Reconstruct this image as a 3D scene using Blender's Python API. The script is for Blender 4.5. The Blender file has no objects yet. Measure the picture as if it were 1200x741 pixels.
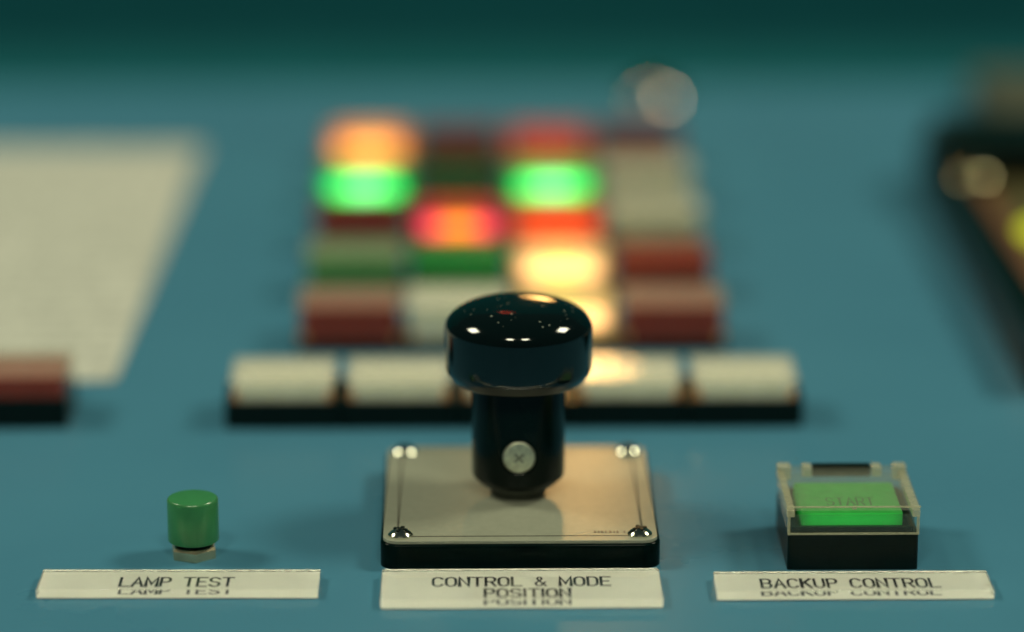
import bpy, bmesh, math, random
from mathutils import Vector, Matrix
random.seed(7)
S = 0.001                       # all builder numbers are millimetres
scene = bpy.context.scene
COL = scene.collection

# ------------------------------------------------------------------ camera
cam_d = bpy.data.cameras.new("camera")
cam = bpy.data.objects.new("camera", cam_d); COL.objects.link(cam)
right = Vector((0.99991282, -0.01320431, 0.0))
up = Vector((0.00367918, 0.27861089, 0.96039702))
fwd = Vector((0.01268138, 0.96031329, -0.27863519))
R = Matrix((right, up, -fwd)).transposed().to_4x4()
cam.matrix_world = Matrix.Translation(Vector((-9.36, -590.03, 219.67)) * S) @ R
cam_d.sensor_width = 36; cam_d.lens = 120
cam_d.clip_start = 0.01; cam_d.clip_end = 50
cam_d.dof.use_dof = True
cam_d.dof.focus_distance = 0.626
cam_d.dof.aperture_fstop = 4.1
scene.camera = cam

# ------------------------------------------------------------------ world, lamps, exposure
w = bpy.data.worlds.new("World"); scene.world = w; w.use_nodes = True
w.node_tree.nodes["Background"].inputs[0].default_value = (0.55, 0.9, 0.85, 1)
w.node_tree.nodes["Background"].inputs[1].default_value = 0.03

def area(name, loc, target, sx, sy, power, color):
    l = bpy.data.lights.new(name, 'AREA'); l.shape = 'RECTANGLE'; l.size = sx; l.size_y = sy
    l.energy = power; l.color = color
    o = bpy.data.objects.new(name, l); COL.objects.link(o)
    o.location = loc
    o.rotation_euler = (Vector(target) - Vector(loc)).to_track_quat('-Z', 'Y').to_euler()
    return o
LC = (1.0, 0.97, 0.70)
area("ceiling_lamp", (-1.08, 0.30, 1.15), (0, 0.03, 0), 0.38, 0.30, 10.8, LC)
area("ceiling_lamp", (1.02, 0.30, 1.15), (0, 0.03, 0), 0.38, 0.30, 11.2, LC)
area("ceiling_lamp", (-0.36, -1.15, 1.40), (0, 0.1, 0), 0.26, 0.22, 6.3, LC)
area("ceiling_lamp", (0.27, -1.15, 1.40), (0, 0.1, 0), 0.26, 0.22, 6.3, LC)
# a lit amber lamp and a small red one higher on the console's upright, seen mirrored in the knob, the plate and the white row
area("upright_amber_lamp", (0.026, 0.424, 0.122), (0.02, 0.0, 0.03), 0.021, 0.021, 0.037, (1.0, 0.52, 0.15))
area("upright_red_lamp", (-0.016, 0.424, 0.285), (0.0, 0.0, 0.03), 0.012, 0.012, 0.004, (1.0, 0.06, 0.02))

scene.view_settings.view_transform = 'Standard'
scene.view_settings.look = 'None'
scene.view_settings.exposure = 0
scene.view_settings.gamma = 1
cy = scene.cycles
cy.use_denoising = True
cy.max_bounces = 14; cy.transmission_bounces = 10; cy.glossy_bounces = 6; cy.diffuse_bounces = 4
cy.transparent_max_bounces = 24
cy.caustics_refractive = True; cy.caustics_reflective = True
cy.blur_glossy = 0.3
cy.sample_clamp_indirect = 60

# ------------------------------------------------------------------ materials
def new_mat(name):
    m = bpy.data.materials.new(name); m.use_nodes = True
    nt = m.node_tree
    return m, nt, nt.nodes["Principled BSDF"], nt.nodes["Material Output"]

def noise(nt, scale, detail=4, rough=.6, coord='Object'):
    tc = nt.nodes.new("ShaderNodeTexCoord"); n = nt.nodes.new("ShaderNodeTexNoise")
    n.inputs["Scale"].default_value = scale; n.inputs["Detail"].default_value = detail
    n.inputs["Roughness"].default_value = rough
    nt.links.new(tc.outputs[coord], n.inputs["Vector"])
    return n

def ramp(nt, src, stops):
    r = nt.nodes.new("ShaderNodeValToRGB")
    e = r.color_ramp.elements
    while len(e) < len(stops): e.new(0.5)
    for el, (p, c) in zip(e, stops):
        el.position = p; el.color = (*c, 1) if len(c) == 3 else c
    nt.links.new(src, r.inputs[0])
    return r

def mix(nt, fac, a, b):
    m = nt.nodes.new("ShaderNodeMix"); m.data_type = 'RGBA'
    for sock, v in ((m.inputs[0], fac), (m.inputs[6], a), (m.inputs[7], b)):
        if hasattr(v, "links"): nt.links.new(v, sock)
        else: sock.default_value = v if isinstance(v, float) else (*v, 1)
    return m.outputs[2]

def bump(nt, b, src, strength, dist):
    n = nt.nodes.new("ShaderNodeBump"); n.inputs["Strength"].default_value = strength
    n.inputs["Distance"].default_value = dist
    nt.links.new(src, n.inputs["Height"]); nt.links.new(n.outputs[0], b.inputs["Normal"])

def plain(name, color, rough=.5, metal=0., var=.12, scale=300., spec=.5, coat=0., bmp=0.):
    m, nt, b, o = new_mat(name)
    n = noise(nt, scale)
    c2 = tuple(max(0, c * (1 - var)) for c in color); c3 = tuple(min(1, c * (1 + var)) for c in color)
    r = ramp(nt, n.outputs["Fac"], [(.3, c2), (.7, c3)])
    nt.links.new(r.outputs[0], b.inputs["Base Color"])
    b.inputs["Roughness"].default_value = rough; b.inputs["Metallic"].default_value = metal
    b.inputs["Specular IOR Level"].default_value = spec
    b.inputs["Coat Weight"].default_value = coat; b.inputs["Coat Roughness"].default_value = .05
    if bmp: bump(nt, b, n.outputs["Fac"], bmp, .0003)
    return m

def panel_material():
    m, nt, b, o = new_mat("teal_enamel")
    big = noise(nt, 9, 5, .6); fine = noise(nt, 900, 3, .6)
    base = ramp(nt, big.outputs["Fac"], [(.3, (.055, .186, .286)), (.7, (.063, .210, .314))])
    # dust specks: a worn and dusty enamel
    tc = nt.nodes.new("ShaderNodeTexCoord"); v = nt.nodes.new("ShaderNodeTexVoronoi")
    v.inputs["Scale"].default_value = 170; v.inputs["Randomness"].default_value = 1
    nt.links.new(tc.outputs["Object"], v.inputs["Vector"])
    d = ramp(nt, v.outputs["Distance"], [(.0, (1, 1, 1)), (.055, (0, 0, 0))])
    sel = ramp(nt, v.outputs["Color"], [(.80, (0, 0, 0)), (.83, (1, 1, 1))])
    mu = nt.nodes.new("ShaderNodeMath"); mu.operation = 'MULTIPLY'
    nt.links.new(d.outputs[0], mu.inputs[0]); nt.links.new(sel.outputs[0], mu.inputs[1])
    mu2 = nt.nodes.new("ShaderNodeMath"); mu2.operation = 'MULTIPLY'; mu2.inputs[1].default_value = .55
    nt.links.new(mu.outputs[0], mu2.inputs[0])
    c = mix(nt, mu2.outputs[0], base.outputs[0], (.45, .48, .42))
    nt.links.new(c, b.inputs["Base Color"])
    rr = ramp(nt, big.outputs["Fac"], [(.3, (.25,) * 3), (.7, (.33,) * 3)])
    nt.links.new(rr.outputs[0], b.inputs["Roughness"])
    b.inputs["Specular IOR Level"].default_value = .10
    bump(nt, b, fine.outputs["Fac"], .25, .00006)
    return m

def knob_material():
    m, nt, b, o = new_mat("glossy_black_phenolic")
    tc = nt.nodes.new("ShaderNodeTexCoord"); v = nt.nodes.new("ShaderNodeTexVoronoi")
    v.inputs["Scale"].default_value = 850
    nt.links.new(tc.outputs["Object"], v.inputs["Vector"])
    d = ramp(nt, v.outputs["Distance"], [(.0, (1, 1, 1)), (.13, (1, 1, 1)), (.17, (0, 0, 0))])
    sel = ramp(nt, v.outputs["Color"], [(.45, (0, 0, 0)), (.5, (1, 1, 1))])
    patch = noise(nt, 130, 3)
    pr = ramp(nt, patch.outputs["Fac"], [(.46, (0, 0, 0)), (.58, (1, 1, 1))])
    geo = nt.nodes.new("ShaderNodeNewGeometry"); sep = nt.nodes.new("ShaderNodeSeparateXYZ")
    nt.links.new(geo.outputs["Normal"], sep.inputs[0])
    upf = ramp(nt, sep.outputs["Z"], [(.75, (0, 0, 0)), (.95, (1, 1, 1))])   # dust settles on the top
    f = None
    for s in (d, sel, pr, upf):
        if f is None: f = s.outputs[0]; continue
        mu = nt.nodes.new("ShaderNodeMath"); mu.operation = 'MULTIPLY'
        nt.links.new(f, mu.inputs[0]); nt.links.new(s.outputs[0], mu.inputs[1]); f = mu.outputs[0]
    c = mix(nt, f, (.0012, .0055, .0060), (.32, .36, .30))
    nt.links.new(c, b.inputs["Base Color"])
    rr = mix(nt, f, (.07,) * 3, (.9,) * 3)
    nt.links.new(rr, b.inputs["Roughness"])
    b.inputs["IOR"].default_value = 1.56
    return m

def clear_material(name, milky=.18, tint=(.985, .985, .965), milk=(.66, .66, .52), rough=.08):
    """thin clear plastic: mostly see-through, a little milky, shiny"""
    m, nt, b, o = new_mat(name)
    b.inputs["Base Color"].default_value = (*milk, 1); b.inputs["Roughness"].default_value = .5
    b.inputs["Specular IOR Level"].default_value = .05
    tr = nt.nodes.new("ShaderNodeBsdfTransparent"); tr.inputs[0].default_value = (*tint, 1)
    gl = nt.nodes.new("ShaderNodeBsdfGlossy"); gl.inputs["Roughness"].default_value = rough
    fr = nt.nodes.new("ShaderNodeFresnel"); fr.inputs["IOR"].default_value = 1.45
    n = noise(nt, 500, 3)
    mk = ramp(nt, n.outputs["Fac"], [(.3, (milky * .8,) * 3), (.7, (milky * 1.2,) * 3)])
    m1 = nt.nodes.new("ShaderNodeMixShader"); m2 = nt.nodes.new("ShaderNodeMixShader")
    nt.links.new(mk.outputs[0], m1.inputs[0]); nt.links.new(tr.outputs[0], m1.inputs[1]); nt.links.new(b.outputs[0], m1.inputs[2])
    ge = nt.nodes.new("ShaderNodeNewGeometry"); inv = nt.nodes.new("ShaderNodeMath"); inv.operation = 'SUBTRACT'; inv.inputs[0].default_value = 1
    nt.links.new(ge.outputs["Backfacing"], inv.inputs[1])          # only the outer skin reflects; leaving light is not trapped in the thin wall
    fm = nt.nodes.new("ShaderNodeMath"); fm.operation = 'MULTIPLY'
    nt.links.new(fr.outputs[0], fm.inputs[0]); nt.links.new(inv.outputs[0], fm.inputs[1])
    nt.links.new(fm.outputs[0], m2.inputs[0]); nt.links.new(m1.outputs[0], m2.inputs[1]); nt.links.new(gl.outputs[0], m2.inputs[2])
    nt.links.new(m2.outputs[0], o.inputs["Surface"])
    return m

def glass(name, color=(1, 1, .97), ior=1.49, rough=.015):
    m, nt, b, o = new_mat(name)
    b.inputs["Base Color"].default_value = (*color, 1)
    b.inputs["Transmission Weight"].default_value = 1; b.inputs["IOR"].default_value = ior
    n = noise(nt, 60, 2)
    r = ramp(nt, n.outputs["Fac"], [(.3, (rough * .7,) * 3), (.7, (rough * 1.3,) * 3)])
    nt.links.new(r.outputs[0], b.inputs["Roughness"])
    return m

def lens_material(name, color, lit=None, off=0., half=8.5, band=(7.3, 2.2, .16), sss=.5):
    """coloured translucent plastic; lit = (colour, strength[, colour away from the bulb])"""
    m, nt, b, o = new_mat(name)
    n = noise(nt, 400, 3)
    r = ramp(nt, n.outputs["Fac"], [(.3, tuple(c * .88 for c in color)), (.7, tuple(min(1, c * 1.1) for c in color))])
    nt.links.new(r.outputs[0], b.inputs["Base Color"])
    b.inputs["Roughness"].default_value = .4; b.inputs["Specular IOR Level"].default_value = .06
    b.inputs["Subsurface Weight"].default_value = sss; b.inputs["Subsurface Radius"].default_value = (.004, .004, .0035)
    b.inputs["Subsurface Scale"].default_value = 1.0
    if lit:
        # the bulb shines out of the front window of the lens; the top carries a legend insert and passes less light
        zc, zh, top = band
        tc = nt.nodes.new("ShaderNodeTexCoord"); mp = nt.nodes.new("ShaderNodeMapping")
        mp.inputs["Location"].default_value = (-off / half, 0, -zc / zh)
        mp.inputs["Scale"].default_value = (1 / (half * S), 0, 1 / (zh * S))
        nt.links.new(tc.outputs["Object"], mp.inputs[0])
        ab = nt.nodes.new("ShaderNodeVectorMath"); ab.operation = 'ABSOLUTE'; nt.links.new(mp.outputs[0], ab.inputs[0])
        sp = nt.nodes.new("ShaderNodeSeparateXYZ"); nt.links.new(ab.outputs[0], sp.inputs[0])
        rx = ramp(nt, sp.outputs["X"], [(.0, (1, 1, 1)), (.70, (.85,) * 3), (1., (.05,) * 3)])
        rz = ramp(nt, sp.outputs["Z"], [(.0, (1, 1, 1)), (.75, (.85,) * 3), (1., (.08,) * 3)])
        geo = nt.nodes.new("ShaderNodeNewGeometry"); sn = nt.nodes.new("ShaderNodeSeparateXYZ")
        nt.links.new(geo.outputs["True Normal"], sn.inputs[0])
        up = ramp(nt, sn.outputs["Z"], [(.45, (0, 0, 0)), (.75, (1, 1, 1))])
        face = mix(nt, up.outputs[0], rz.outputs[0], (top,) * 3)
        m1 = nt.nodes.new("ShaderNodeMath"); m1.operation = 'MULTIPLY'
        nt.links.new(rx.outputs[0], m1.inputs[0]); nt.links.new(face, m1.inputs[1])
        m2 = nt.nodes.new("ShaderNodeMath"); m2.operation = 'MULTIPLY'; m2.inputs[1].default_value = lit[1]
        nt.links.new(m1.outputs[0], m2.inputs[0])
        hot = ramp(nt, sp.outputs["X"], [(.15, lit[0]), (.6, lit[2] if len(lit) > 2 else lit[0])])
        nt.links.new(hot.outputs[0], b.inputs["Emission Color"]); nt.links.new(m2.outputs[0], b.inputs["Emission Strength"])
    return m

def paper_material():
    m, nt, b, o = new_mat("printed_paper")
    tc = nt.nodes.new("ShaderNodeTexCoord"); mp = nt.nodes.new("ShaderNodeMapping")
    mp.inputs["Scale"].default_value = (420, 60, 1)
    nt.links.new(tc.outputs["Object"], mp.inputs[0])
    n = nt.nodes.new("ShaderNodeTexNoise"); n.inputs["Scale"].default_value = 1; n.inputs["Detail"].default_value = 2
    nt.links.new(mp.outputs[0], n.inputs["Vector"])
    wv = nt.nodes.new("ShaderNodeTexWave"); wv.bands_direction = 'Y'; wv.inputs["Scale"].default_value = 36; wv.inputs["Distortion"].default_value = 0
    nt.links.new(tc.outputs["Object"], wv.inputs["Vector"])
    wl = ramp(nt, wv.outputs["Fac"], [(.45, (0, 0, 0)), (.6, (1, 1, 1))]); ch = ramp(nt, n.outputs["Fac"], [(.45, (0, 0, 0)), (.52, (1, 1, 1))])
    mu = nt.nodes.new("ShaderNodeMath"); mu.operation = 'MULTIPLY'
    nt.links.new(wl.outputs[0], mu.inputs[0]); nt.links.new(ch.outputs[0], mu.inputs[1])
    m2 = nt.nodes.new("ShaderNodeMath"); m2.operation = 'MULTIPLY'; m2.inputs[1].default_value = .45
    nt.links.new(mu.outputs[0], m2.inputs[0])
    big = noise(nt, 25, 3); pc = ramp(nt, big.outputs["Fac"], [(.3, (.50, .52, .46)), (.7, (.56, .575, .51))])
    nt.links.new(mix(nt, m2.outputs[0], pc.outputs[0], (.12, .13, .12)), b.inputs["Base Color"])
    b.inputs["Roughness"].default_value = .85; b.inputs["Specular IOR Level"].default_value = .2
    return m

M = {
    'riser': plain("shaded_teal_enamel", (.009, .100, .120), .6, var=.06, scale=12, spec=.04),  # shade put into the colour: panel teal darkened against the front lamps
    'panel': panel_material(),
    'knob': knob_material(),
    'black': plain("black_plastic", (.0012, .0078, .0066), .35, var=.2, spec=.22),
    'black_gloss': plain("gloss_black_plastic", (.001, .0065, .006), .14, var=.2, spec=.07),
    'stem': plain("black_stem_plastic", (.0008, .006, .0055), .18, var=.2, spec=.16),
    'recess': plain("dull_recess", (.16, .17, .13), .6),
    'satin_steel': plain("satin_steel", (.60, .62, .48), .42, .8, .25, 1200, bmp=.3),
    'collar': plain("dark_collar_metal", (.12, .13, .11), .3, .7),
    'faceplate': plain("satin_grey_faceplate", (.285, .30, .235), .27, 0, .05, 700, coat=.0, bmp=.02),
    'faceline': plain("engraved_line_ink", (.035, .035, .025), .6),
    'smallprint': plain("faint_print_ink", (.10, .08, .05), .6),
    'chrome': plain("nickel_plated_steel", (.74, .74, .62), .13, 1., .04),
    'amber_tint_chrome': plain("amber_tint_steel", (.60, .44, .34), .05, 1., .05),  # tan reflection of the amber lamp put into the metal colour
    'dull_chrome': plain("dull_plated_steel", (.34, .31, .18), .05, 1., .05),
    'brass': plain("dull_nickel_brass", (.62, .55, .36), .24, .75, .18),
    'greencap': plain("green_plastic", (.040, .215, .075), .28, var=.06, coat=.15),
    'ink': plain("black_engraving_ink", (.006, .010, .012), .5),
    'white': plain("white_backing", (.95, .96, .89), .7, var=.02, spec=.05),
    'acrylic': glass("clear_acrylic"),
    'skirt': clear_material("skirt_polycarbonate", .06, milk=(.4, .5, .4)),
    'guard': clear_material("guard_polycarbonate", .095),
    'clear': clear_material("clear_polycarbonate", .012),
    'frost': clear_material("frosted_polycarbonate", .34, milk=(.84, .83, .70), rough=.09),
    'haze': clear_material("slightly_frosted_polycarbonate", .17, milk=(.70, .62, .48), rough=.10),
    'rim': clear_material("clear_polycarbonate_rim", .45, milk=(.62, .60, .42)),
    'post': glass("clear_corner_plastic", (1, .93, .80), 1.46, .05),
    'glint_peg': plain("painted_orange_glint", (.95, .44, .20), .25, spec=.6),  # corner glints of the clear covers painted as small orange pieces
    'paper': paper_material(),
    'faceolive': plain("olive_instrument_face", (.085, .075, .030), .5),
    'bronze': plain("brown_trim", (.17, .075, .035), .4),
    'beige': plain("beige_enamel", (.075, .08, .055), .5),
}

# ------------------------------------------------------------------ mesh helpers (millimetres)
def finish(bm, name, mat, parent=None, loc=(0, 0, 0), ang=32, rotz=0.):
    bmesh.ops.recalc_face_normals(bm, faces=bm.faces)
    for f in bm.faces: f.smooth = len(f.verts) <= 4       # flat caps keep their own normal
    for f in bm.faces:
        if len(f.verts) == 4 and f.calc_area() > 30: f.smooth = False
    for e in bm.edges:
        e.smooth = len(e.link_faces) == 2 and e.calc_face_angle(0) < math.radians(ang)
    for v in bm.verts: v.co *= S
    me = bpy.data.meshes.new(name); bm.to_mesh(me); bm.free()
    me.materials.append(mat)
    o = bpy.data.objects.new(name, me); COL.objects.link(o)
    o.location = Vector(loc) * S; o.rotation_euler.z = rotz
    if parent: o.parent = parent
    return o

def rrect(w, d, r, n=6, cx=0, cy=0):
    pts = []
    r = max(r, 1e-3)
    for sx, sy, a0 in ((1, 1, 0), (-1, 1, 90), (-1, -1, 180), (1, -1, 270)):
        for k in range(n + 1):
            a = math.radians(a0 + 90 * k / n)
            pts.append((cx + sx * (w / 2 - r) + r * math.cos(a), cy + sy * (d / 2 - r) + r * math.sin(a)))
    return pts

def loft(bm, loops, cap=(True, True)):
    rings = [[bm.verts.new(p) for p in lp] for lp in loops]
    n = len(rings[0])
    for a, b in zip(rings, rings[1:]):
        for i in range(n):
            bm.faces.new((a[i], a[(i + 1) % n], b[(i + 1) % n], b[i]))
    if cap[0]: bm.faces.new(list(reversed(rings[0])))
    if cap[1]: bm.faces.new(rings[-1])
    return rings

def slab(bm, w, d, z0, z1, r=.5, bev=.25, cx=0, cy=0, botbev=0., n=6, nb=3):
    """rounded-rectangle block with a rounded upper (and lower) edge"""
    loops = []
    if botbev:
        for k in range(nb + 1):
            a = math.radians(90 * k / nb); i = botbev * (1 - math.sin(a)); z = z0 + botbev * (1 - math.cos(a))
            loops.append([(x, y, z) for x, y in rrect(w - 2 * i, d - 2 * i, r - i, n, cx, cy)])
    else:
        loops.append([(x, y, z0) for x, y in rrect(w, d, r, n, cx, cy)])
    if bev:
        for k in range(nb + 1):
            a = math.radians(90 * k / nb); i = bev * (1 - math.cos(a)); z = z1 - bev * (1 - math.sin(a))
            loops.append([(x, y, z) for x, y in rrect(w - 2 * i, d - 2 * i, r - i, n, cx, cy)])
    else:
        loops.append([(x, y, z1) for x, y in rrect(w, d, r, n, cx, cy)])
    loft(bm, loops)

def ringwall(bm, w, d, t, z0, z1, r=.8, cx=0, cy=0):
    """a hollow rectangular wall (four sides, open top and bottom)"""
    o0 = [(x, y, z0) for x, y in rrect(w, d, r, 4, cx, cy)]; o1 = [(x, y, z1) for x, y, _ in o0]
    i1 = [(x, y, z1) for x, y in rrect(w - 2 * t, d - 2 * t, max(r - t, .1), 4, cx, cy)]; i0 = [(x, y, z0) for x, y, _ in i1]
    loft(bm, [o0, o1, i1, i0, o0][:4], (False, False))
    bm.verts.ensure_lookup_table()
    n = len(o0); vs = bm.verts[-4 * n:]
    for i in range(n):
        bm.faces.new((vs[3 * n + i], vs[3 * n + (i + 1) % n], vs[(i + 1) % n], vs[i]))

def lathe(bm, prof, n=64, cx=0, cy=0, sides=None):
    loops = []
    for r, z in prof:
        loops.append([(cx + max(r, .001) * math.cos(2 * math.pi * k / n), cy + max(r, .001) * math.sin(2 * math.pi * k / n), z) for k in range(n)])
    loft(bm, loops)

def box(bm, x0, x1, y0, y1, z0, z1, bev=0.):
    vs = [bm.verts.new(p) for p in ((x0, y0, z0), (x1, y0, z0), (x1, y1, z0), (x0, y1, z0), (x0, y0, z1), (x1, y0, z1), (x1, y1, z1), (x0, y1, z1))]
    fs = [bm.faces.new([vs[i] for i in q]) for q in ((3, 2, 1, 0), (4, 5, 6, 7), (0, 1, 5, 4), (1, 2, 6, 5), (2, 3, 7, 6), (3, 0, 4, 7))]
    if bev:
        es = list({e for f in fs for e in f.edges})
        bmesh.ops.bevel(bm, geom=es, offset=bev, segments=2, affect='EDGES')

def cross(bm, a, b, z0, z1):
    p = [(a, -b), (a, b), (b, b), (b, a), (-b, a), (-b, b), (-a, b), (-a, -b), (-b, -b), (-b, -a), (b, -a), (b, -b)]
    loft(bm, [[(x, y, z0) for x, y in p], [(x, y, z1) for x, y in p]])

def tag(o, label=None, cat=None, group=None, kind=None):
    if label: o['label'] = label
    if cat: o['category'] = cat
    if group: o['group'] = group
    if kind: o['kind'] = kind
    return o

def thing(name, loc, label, cat, group=None):
    o = bpy.data.objects.new(name, None); COL.objects.link(o)
    o.location = Vector(loc) * S; o.empty_display_size = .005
    return tag(o, label, cat, group)

# ------------------------------------------------------------------ setting: the sloping console
def sheet(prof):
    bm = bmesh.new()
    rows = [[bm.verts.new((x, y, z)) for (y, z) in prof] for x in (-460, 460)]
    for i in range(len(prof) - 1):
        bm.faces.new((rows[0][i], rows[1][i], rows[1][i + 1], rows[0][i + 1]))
    return bm
tag(finish(sheet([(-420, 0), (416, 0)]), "console_panel", M['panel']), "teal painted control console panel", None, None, 'structure')
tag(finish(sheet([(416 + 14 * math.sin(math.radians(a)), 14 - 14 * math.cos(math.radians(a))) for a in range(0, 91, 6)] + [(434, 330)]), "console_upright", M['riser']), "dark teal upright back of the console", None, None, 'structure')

# ------------------------------------------------------------------ engraved lettering: single-stroke letters
def arc(cx, cy, rx, ry, a0, a1, n=10):
    return [(cx + rx * math.cos(math.radians(a0 + (a1 - a0) * k / n)), cy + ry * math.sin(math.radians(a0 + (a1 - a0) * k / n))) for k in range(n + 1)]
GL = {   # unit box 1 x 1 ; (width factor, strokes)
    'A': (1.05, [[(0, 0), (.5, 1), (1, 0)], [(.2, .36), (.8, .36)]]),
    'B': (1, [[(.02, 0), (.02, 1), (.55, 1)] + arc(.6, .76, .36, .24, 90, -90) + [(.02, .52)], [(.55, .52)] + arc(.6, .26, .40, .26, 90, -90) + [(.02, 0)]]),
    'C': (1, [arc(.5, .70, .5, .30, 25, 180) + arc(.5, .30, .5, .30, 180, 335)]),
    'D': (1, [[(.02, 0), (.02, 1), (.5, 1)] + arc(.5, .68, .5, .32, 90, 0) + arc(.5, .32, .5, .32, 0, -90) + [(.02, 0)]]),
    'E': (.92, [[(1, 1), (.02, 1), (.02, 0), (1, 0)], [(.02, .52), (.8, .52)]]),
    'I': (.12, [[(.5, 0), (.5, 1)]]),
    'K': (1, [[(.02, 0), (.02, 1)], [(.95, 1), (.02, .4)], [(.36, .62), (1, 0)]]),
    'L': (.92, [[(.02, 1), (.02, 0), (1, 0)]]),
    'M': (1.15, [[(0, 0), (0, 1), (.5, .25), (1, 1), (1, 0)]]),
    'N': (1, [[(.02, 0), (.02, 1), (.98, 0), (.98, 1)]]),
    'O': (1, [arc(.5, .70, .5, .30, 0, 180) + arc(.5, .30, .5, .30, 180, 360) + [(1, .70)]]),
    'P': (.95, [[(.02, 0), (.02, 1), (.6, 1)] + arc(.62, .74, .38, .26, 90, -90) + [(.02, .48)]]),
    'R': (1, [[(.02, 0), (.02, 1), (.6, 1)] + arc(.62, .74, .38, .26, 90, -90) + [(.02, .48)], [(.55, .48), (1, 0)]]),
    'S': (1, [arc(.5, .75, .48, .25, 20, 270) + arc(.5, .25, .5, .25, 90, -160)]),
    'T': (1, [[(0, 1), (1, 1)], [(.5, 1), (.5, 0)]]),
    'U': (1, [[(.02, 1), (.02, .3)] + arc(.5, .3, .48, .3, 180, 360) + [(.98, 1)]]),
    '&': (1.1, [[(1, 0), (.25, .72)] + arc(.42, .82, .2, .18, 200, -30) + [(.15, .40)] + arc(.38, .24, .34, .24, 150, 300) + [(.95, .42)]]),
}
def text_width(t, wch, gap, sp): 
    return sum(sp if c == ' ' else GL[c][0] * wch + gap for c in t) - gap
def ribbon(bm, pts, th, z):
    n = len(pts); L = []; Rr = []
    for i, p in enumerate(pts):
        a = Vector(pts[max(i - 1, 0)]); b = Vector(pts[min(i + 1, n - 1)]); p = Vector(p)
        d1 = (p - a).normalized() if i > 0 else (b - p).normalized()
        d2 = (b - p).normalized() if i < n - 1 else d1
        t = (d1 + d2)
        t = t.normalized() if t.length > 1e-4 else d1
        nrm = Vector((-t.y, t.x)); k = min(1 / max(nrm.dot(Vector((-d1.y, d1.x))), .35), 2.2)
        e = (d1 * -.5 if i == 0 else d1 * .5 if i == n - 1 else Vector((0, 0))) * th
        L.append(bm.verts.new((*(p + e + nrm * k * th / 2), z))); Rr.append(bm.verts.new((*(p + e - nrm * k * th / 2), z)))
    for i in range(n - 1):
        bm.faces.new((Rr[i], Rr[i + 1], L[i + 1], L[i]))
def lettering(bm, t, cx, y0, h, wch, gap, sp, th, z):
    x = cx - text_width(t, wch, gap, sp) / 2; k = 0
    for c in t:
        if c == ' ': x += sp; continue
        f, strokes = GL[c]
        for s in strokes:
            clean = []
            for q in [(x + u * f * wch, y0 + v * h) for u, v in s]:
                if not clean or (Vector(q) - Vector(clean[-1])).length > 1e-4: clean.append(q)
            ribbon(bm, clean, th * (1.4 if c in 'MN' else 1.2 if c in 'AK' else .78 if c == '&' else 1), z + .004 * (k % 7)); k += 1
        x += f * wch + gap

# ------------------------------------------------------------------ name plates: clear acrylic over a white backing
def name_plate(x0, x1, y0, y1, rot, lines, label, r=.25, t=1.75):
    cx, cy = (x0 + x1) / 2, (y0 + y1) / 2
    root = thing("name_plate", (cx, cy, 0), label, "name plate", "engraved name plates along the front of the console")
    root.rotation_euler.z = rot
    W, D = x1 - x0, y1 - y0
    bm = bmesh.new(); slab(bm, W, D, .06, t, r, .09, botbev=.05, nb=2)
    finish(bm, "acrylic_body", M['acrylic'], root, ang=60)
    bm = bmesh.new(); slab(bm, W - .16, D - .16, .12, .18, r, 0)
    finish(bm, "backing", M['white'], root)
    bm = bmesh.new()
    for txt, tx, ty, h in lines:
        lettering(bm, txt, tx - cx, ty - cy, h, 1.72, .66, 1.95, .52, .21)
    finish(bm, "lettering", M['ink'], root)
    return root
name_plate(-87.2, -36.6, -14.5, -4.0, -.012, [("LAMP TEST", -62.4, -11.5, 4.4)], "clear cream name plate in front of the green push button, reading LAMP TEST")
name_plate(-25.3, 25.2, -20.4, -4.3, 0, [("CONTROL & MODE", 0, -12.1, 4.4), ("POSITION", 1, -17.75, 4.1)], "larger two-line cream name plate under the black knob, reading CONTROL & MODE POSITION", .8)
name_plate(35.0, 84.8, -16.8, -6.4, 0, [("BACKUP CONTROL", 59.4, -13.7, 4.4)], "clear cream name plate in front of the square green button, reading BACKUP CONTROL")

# ------------------------------------------------------------------ the rotary switch
sw = thing("rotary_switch", (0, 28, 0), "tall black mushroom knob on a square grey plate with four screws", "switch")
bm = bmesh.new(); slab(bm, 51.6, 56, 0, 4.75, 3.2, .5, n=8)
finish(bm, "base_block", M['black_gloss'], sw)
bm = bmesh.new(); slab(bm, 50.6, 55, 4.755, 5.35, 2.9, .12, n=8)
fp = finish(bm, "face_plate", M['faceplate'], sw)
# engraved border line
bm = bmesh.new()
oa = [(x, y, 5.356) for x, y in rrect(45.6, 50.4, .4, 2)]; ob = [(x, y, 5.356) for x, y in rrect(44.9, 49.5, .3, 2)]
ra = [bm.verts.new(p) for p in oa]; rb = [bm.verts.new(p) for p in ob]
for i in range(len(ra)): bm.faces.new((ra[i], ra[(i + 1) % len(ra)], rb[(i + 1) % len(ra)], rb[i]))
finish(bm, "border_line", M['faceline'], fp)
# row of worn, unreadable print near the right front screw
bm = bmesh.new()
x = 13.6
for wd, gp in ((.5, .25), (.35, .2), (.55, .25), (.3, .45), (.5, .3), (.3, .25), (.45, .9), (.3, .8), (.35, .3)):
    vs = [bm.verts.new(p) for p in ((x, -23.6, 5.36), (x + wd, -23.6, 5.36), (x + wd * .8, -22.3, 5.36), (x + wd * .1, -22.3, 5.36))]
    bm.faces.new(vs); x += wd + gp
finish(bm, "worn_print", M['smallprint'], fp)

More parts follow.
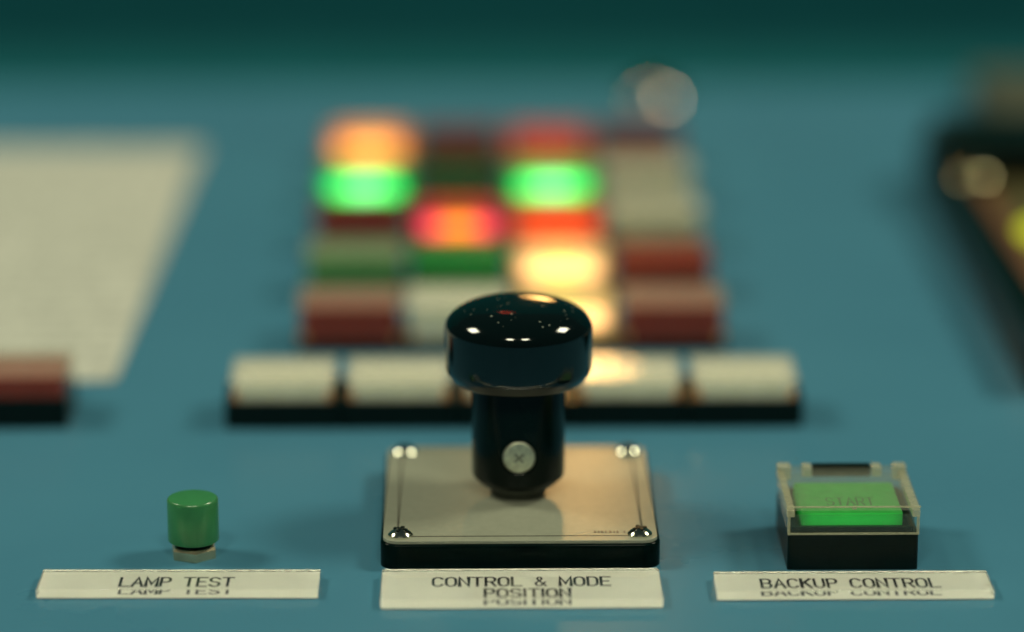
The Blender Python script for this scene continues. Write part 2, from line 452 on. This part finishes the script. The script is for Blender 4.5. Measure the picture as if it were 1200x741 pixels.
def screw(parent, loc, r=2.3, h=1.4, rot=0., mat='chrome'):
    """pan-head screw with a cross recess"""
    prof = [(r, 0), (r, .25)]
    a0 = 2 * math.atan((h - .25) / r); Rs = r / math.sin(a0)          # spherical cap
    for k in range(1, 11):
        a = a0 * (1 - k / 10); prof.append((max(Rs * math.sin(a), .02), h - Rs * (1 - math.cos(a))))
    bm = bmesh.new(); lathe(bm, prof, 32)
    o = finish(bm, "screw", M[mat], parent, loc, rotz=rot)
    bm = bmesh.new()
    cross(bm, r * .56, r * .13, h * .7, h * 1.008)
    finish(bm, "cross_recess", M['black'], o)
    return o
for sx in (-1, 1):
    for yy in (-24.3, 24.0):
        screw(fp, (sx * 22.1, yy, 5.35), rot=.4 * sx)
kn = sw
bm = bmesh.new(); lathe(bm, [(5.3, 5.35), (5.3, 6.1), (5.0, 6.3), (5.0, 8.0)], 48)
finish(bm, "collar", M['collar'], sw)
bm = bmesh.new()
lathe(bm, [(6.9, 7.7), (7.4, 7.75), (8.6, 8.95), (8.85, 9.55), (8.95, 18), (8.95, 28.2)], 96)
stem = finish(bm, "stem", M['stem'], sw)
bm = bmesh.new()
P = [(9.1, 27.9), (11.4, 27.9), (12.2, 28.05), (12.75, 28.45), (12.98, 28.85), (13.12, 29.1), (13.62, 29.75), (13.88, 30.5), (13.97, 31.3), (14.0, 32.5), (14.03, 38.1)]
for u in (.9995, .998, .994, .986, .975, .96, .94, .915, .885, .85, .81, .765, .715, .66, .6, .53, .45, .36, .26, .15, .06, .0015):
    P.append((14.0 * u, 38.2 + 5.0 * (1 - u ** 3.2) ** .55))
lathe(bm, P, 160)
finish(bm, "cap", M['knob'], sw, ang=60)
# set screw sunk in the front of the stem
bm = bmesh.new()
lathe(bm, [(3.5, -.6), (3.5, .08), (3.35, .2), (3.2, .1), (3.15, -.3)], 40)
ss = finish(bm, "set_screw_rim", M['black_gloss'], sw); 
ss.rotation_euler.x = math.radians(90); ss.location = Vector((0, -8.85, 15.2)) * S
bm = bmesh.new(); lathe(bm, [(3.1, -.6), (3.1, .05), (2.8, .35), (1.8, .48), (.02, .52)], 40)
ss = finish(bm, "set_screw", M['satin_steel'], sw); ss.rotation_euler.x = math.radians(90); ss.location = Vector((0, -8.85, 15.2)) * S
bm = bmesh.new(); cross(bm, 1.15, .2, .1, .548)
o = finish(bm, "cross_recess", M['recess'], ss); o.rotation_euler.z = .75

# ------------------------------------------------------------------ green push button
pb = thing("push_button", (-60.6, 8, 0), "round green push button on a nickel nut behind the left name plate", "button")
bm = bmesh.new()
lathe(bm, [(4.55, 3.15), (4.72, 3.3), (4.75, 3.6), (4.75, 10.9), (4.66, 11.2), (4.45, 11.4), (4.1, 11.46), (.02, 11.48)], 64)
finish(bm, "button_cap", M['greencap'], pb)
bm = bmesh.new(); lathe(bm, [(3.2, 2.2), (3.2, 3.3)], 32); finish(bm, "bushing", M['black'], pb)
bm = bmesh.new()
lathe(bm, [(4.35, 0), (4.5, .3), (4.5, 1.75), (4.1, 2.25), (3.3, 2.3)], 6); 
finish(bm, "hex_nut", M['brass'], pb, rotz=math.radians(-22))

# ------------------------------------------------------------------ rectangular lamp buttons
LW = dict(W=23.5, D=17.6)
def lamp_button(name, loc, label, group, lens, cover, zb, zt, D=17.6, W=23.5, inset=0., glint_peg='post'):
    root = thing(name, loc, label, "lamp button", group)
    bm = bmesh.new(); ringwall(bm, W, D, 1.6, 0, zb, .5); slab(bm, W - 3.3, D - 3.3, 0, zb - .8, .3, 0)
    finish(bm, "housing", M['black'], root)
    H = W; W = W - inset
    bm = bmesh.new(); slab(bm, W - 2.2, D - 1.7, zb - .7, zt - 1.0, .7, .18)
    finish(bm, "lens", lens, root)
    bm = bmesh.new(); ringwall(bm, W - .1, D - .1, .55, zb + .02, zt - .7, .6)
    cv = finish(bm, "cover", M['clear'], root)
    bm = bmesh.new(); slab(bm, W - .1, D - .1, zt - .68, zt, .6, .3)
    finish(bm, "lid", cover, cv)
    for sx in (-1, 1):
        for sy in (-1, 1):
            pw = 1.1 if glint_peg == 'post' else 1.3
            bm = bmesh.new(); slab(bm, pw, pw, zb + .05, zt - .75 if glint_peg == 'post' else zb + 2.0, .5, .1, sx * (W / 2 - .62 - pw / 2), sy * (D / 2 - .62 - pw / 2), .1, 3, 1)
            finish(bm, "corner_post_or_glint", M[glint_peg], cv)  # white row and grid front: orange pieces in place of refracted glints
    return root

LENS = {
    'lit_orange': lens_material("lit_orange_lens", (.6, .2, .05), ((1, .42, .09), 3.2, (1, .28, .055)), half=10., band=(7.6, 2.6, .2)),
    'lit_green': lens_material("lit_green_lens", (.05, .4, .10), ((.19, .92, .26), 4.5, (.012, .85, .11)), half=10., band=(7.2, 2.3, .05)),
    'lit_red': lens_material("lit_red_lens", (.5, .05, .03), ((1, .28, .012), 3.2, (1, .03, .10)), half=10., band=(7.4, 2.2, .08)),
    'lit_yellow': lens_material("lit_yellow_lens", (.7, .5, .2), ((1, .76, .19), 3.4, (1, .52, .20)), half=10.5, band=(7.8, 2.4, .22)),
    'neighbour_glow': lens_material("neighbour_glow_lens", (.5, .06, .02), ((1, .075, .012), 1.5), half=11., band=(7., 3.2, .2)),  # emission stands in for light caught from the lit neighbours
    'dim_red': lens_material("dim_red_lens", (.42, .05, .03), ((1, .06, .03), .6), half=11., band=(7., 3.2, .3)),
    'red': lens_material("unlit_red_lens", (.31, .04, .024)),
    'dark_red': lens_material("unlit_dark_red_lens", (.20, .018, .016)),
    'green': lens_material("unlit_green_lens", (.06, .30, .09)),
    'green2': lens_material("unlit_mid_green_lens", (.02, .30, .06)),
    'dark_green': lens_material("unlit_dark_green_lens", (.015, .10, .03)),
    'white': lens_material("unlit_white_lens", (.88, .88, .76), sss=.9),
    'cream': lens_material("unlit_cream_lens", (.62, .60, .45)),
}
GRID = [  # back row first; (lens, cover, label)
    [('lit_orange', 'clear', "lit orange lamp button at the back left corner of the grid"),
     ('dark_red', 'clear', "unlit dark red lamp button beside the lit orange one in the back row"),
     ('dim_red', 'clear', "faintly glowing red lamp button in the back row, behind the right lit green one"),
     ('dark_red', 'clear', "unlit maroon lamp button at the back right corner of the grid")],
    [('lit_green', 'clear', "bright green lamp button in front of the lit orange one"),
     ('dark_green', 'clear', "unlit dark green lamp button between the two bright green ones"),
     ('lit_green', 'clear', "bright green lamp button beside the cream one, right of the dark green gap"),
     ('cream', 'frost', "unlit cream lamp button right of the bright green one, nearer the back")],
    [('dark_red', 'clear', "unlit dark red lamp button in front of the left bright green one"),
     ('lit_red', 'clear', "bright red lamp button in the middle row of the grid"),
     ('neighbour_glow', 'clear', "dim orange-red lamp button right of the bright red one"),
     ('cream', 'frost', "unlit cream lamp button in the middle row, right of the dim orange one")],
    [('green', 'haze', "unlit pale-topped green lamp button on the left edge of the grid"),
     ('green2', 'clear', "unlit green lamp button in front of the bright red one"),
     ('lit_yellow', 'clear', "bright yellow lamp button seen just above the black knob"),
     ('red', 'clear', "unlit red lamp button right of the bright yellow one above the knob")],
    [('red', 'haze', "unlit pale-topped red lamp button at the front left corner of the grid"),
     ('white', 'frost', "unlit white lamp button in the front row, just left of the black knob"),
     ('lit_yellow', 'clear', "bright yellow lamp button in the front row, half hidden by the black knob"),
     ('red', 'haze', "unlit pale-topped red lamp button at the front right corner of the grid")],
]
for r, row in enumerate(GRID):
    for c, (ln, cv, lab) in enumerate(row):
        lamp_button("lamp_button", (-36 + 24 * c + .2, 137.5 + 41 * (4 - r) + 8.8, 0), lab, "lamp buttons of the grid behind the knob", LENS[ln], M[cv], 2.5, 11.2, glint_peg='glint_peg' if r == 4 else 'post')
SL = ["leftmost white lamp button of the row behind the knob", "white lamp button second from the left in the row behind the knob",
      "white lamp button in the row hidden directly behind the knob stem", "white lamp button with a yellow glow, just right of the knob stem",
      "rightmost white lamp button of the row behind the knob"]
for c in range(5):
    lamp_button("lamp_button", (-48 + 24 * c, 92.6, 0), SL[c], "row of white lamp buttons behind the knob", LENS['white'], M['frost'], 5.7, 10.3, W=23.9, inset=2.1, glint_peg='glint_peg')
lamp_button("lamp_button", (-104.4, 93.6, 0), "unlit red lamp button with clear cover at the left edge, in front of the paper", None, LENS['red'], M['haze'], 6.3, 11.6)

# ------------------------------------------------------------------ guarded START button
gb = thing("guarded_button", (61.0, 10.9, 0), "square green button marked START under a clear hinged guard on a black housing", "button")
W = 24.0
bm = bmesh.new(); ringwall(bm, W, W, 1.7, 0, 6.8, .5); slab(bm, W - 3.5, W - 3.5, 0, 5.6, .3, 0)
ringwall(bm, W - 1.7, W - 1.7, .9, 6.0, 8.0, .4)
finish(bm, "housing", M['black'], gb)
bm = bmesh.new(); slab(bm, 18.6, 17.2, 5.65, 10.3, .6, .3, 0, -1.2)
ln = finish(bm, "lens", lens_material("lit_start_lens", (.04, .26, .06), ((.02, 1, .09), .34), half=10.5, band=(9.2, 1.5, .27), sss=.3), gb)
bm = bmesh.new(); lettering(bm, "START", .2, -5.6, 4.2, 1.35, .5, 1, .34, 10.31)
finish(bm, "lettering", plain("faded_green_ink", (.02, .15, .04), .6), ln)
bm = bmesh.new(); ringwall(bm, W, W, .75, 6.82, 10.5, .5)
gs = finish(bm, "guard_skirt", M['skirt'], gb)
for sx in (-1, 1):
    bm = bmesh.new(); slab(bm, .55, .55, 7.2, 10.4, .2, .1, sx * 11.85, -11.85)
    finish(bm, "corner_edge", M['rim'], gs)
bm = bmesh.new(); slab(bm, 24.5, 23.6, 11.5, 12.3, .6, .2, 0, -.2)
gd = finish(bm, "guard_lid", M['guard'], gb)
for sx in (-1, 1):
    bm = bmesh.new(); slab(bm, 1.5, 23.4, 10.2, 11.48, .4, .1, sx * 11.5, -.2)
    finish(bm, "side_rail", M['rim'], gd)
    bm = bmesh.new(); slab(bm, 2.6, 2.6, 10.2, 12.9, .5, .3, sx * 10.9, 10.4)
    finish(bm, "hinge_post", M['rim'], gd)
    bm = bmesh.new(); slab(bm, 1.9, 3.0, 11.0, 12.8, .4, .3, sx * 6.6, 10.2)
    finish(bm, "hinge_knuckle", M['rim'], gd)
bm = bmesh.new(); slab(bm, 24.5, .35, 12.1, 12.36, .1, .05, 0, -12.1)
finish(bm, "front_lip", M['rim'], gd)
bm = bmesh.new(); slab(bm, .9, .5, 11.9, 12.45, .2, .1, 0, -12.3)
finish(bm, "latch_pip", M['rim'], gd)
bm = bmesh.new(); slab(bm, 24.2, .35, 6.85, 7.2, .1, .05, 0, -12.05)
finish(bm, "skirt_lip", M['rim'], gb)
bm = bmesh.new(); slab(bm, 11.0, 2.0, 10.6, 12.7, .3, .2, 0, 10.9)
finish(bm, "hinge_bar", M['black'], gd)

# ------------------------------------------------------------------ paper sheet
bm = bmesh.new(); slab(bm, 210, 219, .1, .35, 1.2, 0)
tag(finish(bm, "paper_sheet", M['paper'], None, (-189.6, 228.2, 0), rotz=-.0132), "cream paper sheet lying flat on the console at the left", "paper")

# ------------------------------------------------------------------ chrome screw on the panel behind the grid
ps = thing("panel_screw", (45.6, 401, 0), "bright domed panel screw behind the back right of the lamp grid", "screw")
screw(ps, (0, 0, 0), 8, 4.3, .3, 'amber_tint_chrome')

# ------------------------------------------------------------------ instrument at the right edge
ins = thing("instrument", (164.5, 200, 0), "black framed instrument with brown trim and olive face at the right edge", "instrument")
def rframe(bm, w, d, t, z0, z1, r): ringwall(bm, w, d, t, z0, z1, r)
bm = bmesh.new(); ringwall(bm, 108, 192, 6.9, 0, 12, 3); slab(bm, 92.2, 176.2, 0, 6.5, 1, 0)
finish(bm, "bezel", M['black'], ins)
bm = bmesh.new(); ringwall(bm, 94, 178, 4.5, 6.55, 11.5, 2.6)
finish(bm, "trim", M['bronze'], ins)
bm = bmesh.new(); slab(bm, 84.6, 168.6, 6.55, 8.2, 1, .3)
fc = finish(bm, "face", M['faceolive'], ins)
bm = bmesh.new(); lathe(bm, [(6, 8.2), (6, 9.5), (5, 11), (3, 12), (.02, 12.3)], 32)
finish(bm, "pilot_lamp", lens_material("lit_yellow_green_lamp", (.3, .35, .02), ((.5, .56, .02), 1.0), half=30., band=(10., 12., 1.)), fc, (-35.5, 6, 0))
bm = bmesh.new(); slab(bm, 104, 34, 12.02, 19, 3, 2, 0, 76)
finish(bm, "top_bar", M['black'], ins)
screw(ins, (-45.5, 51, 12), 5.6, 3.2, .3, 'dull_chrome')

bm = bmesh.new(); slab(bm, 110, 62, 0, 10, 3, 1.5)
tag(finish(bm, "equipment_case", M['beige'], None, (193, 362, 0)), "flat beige case behind the black framed instrument at the right edge", "case")
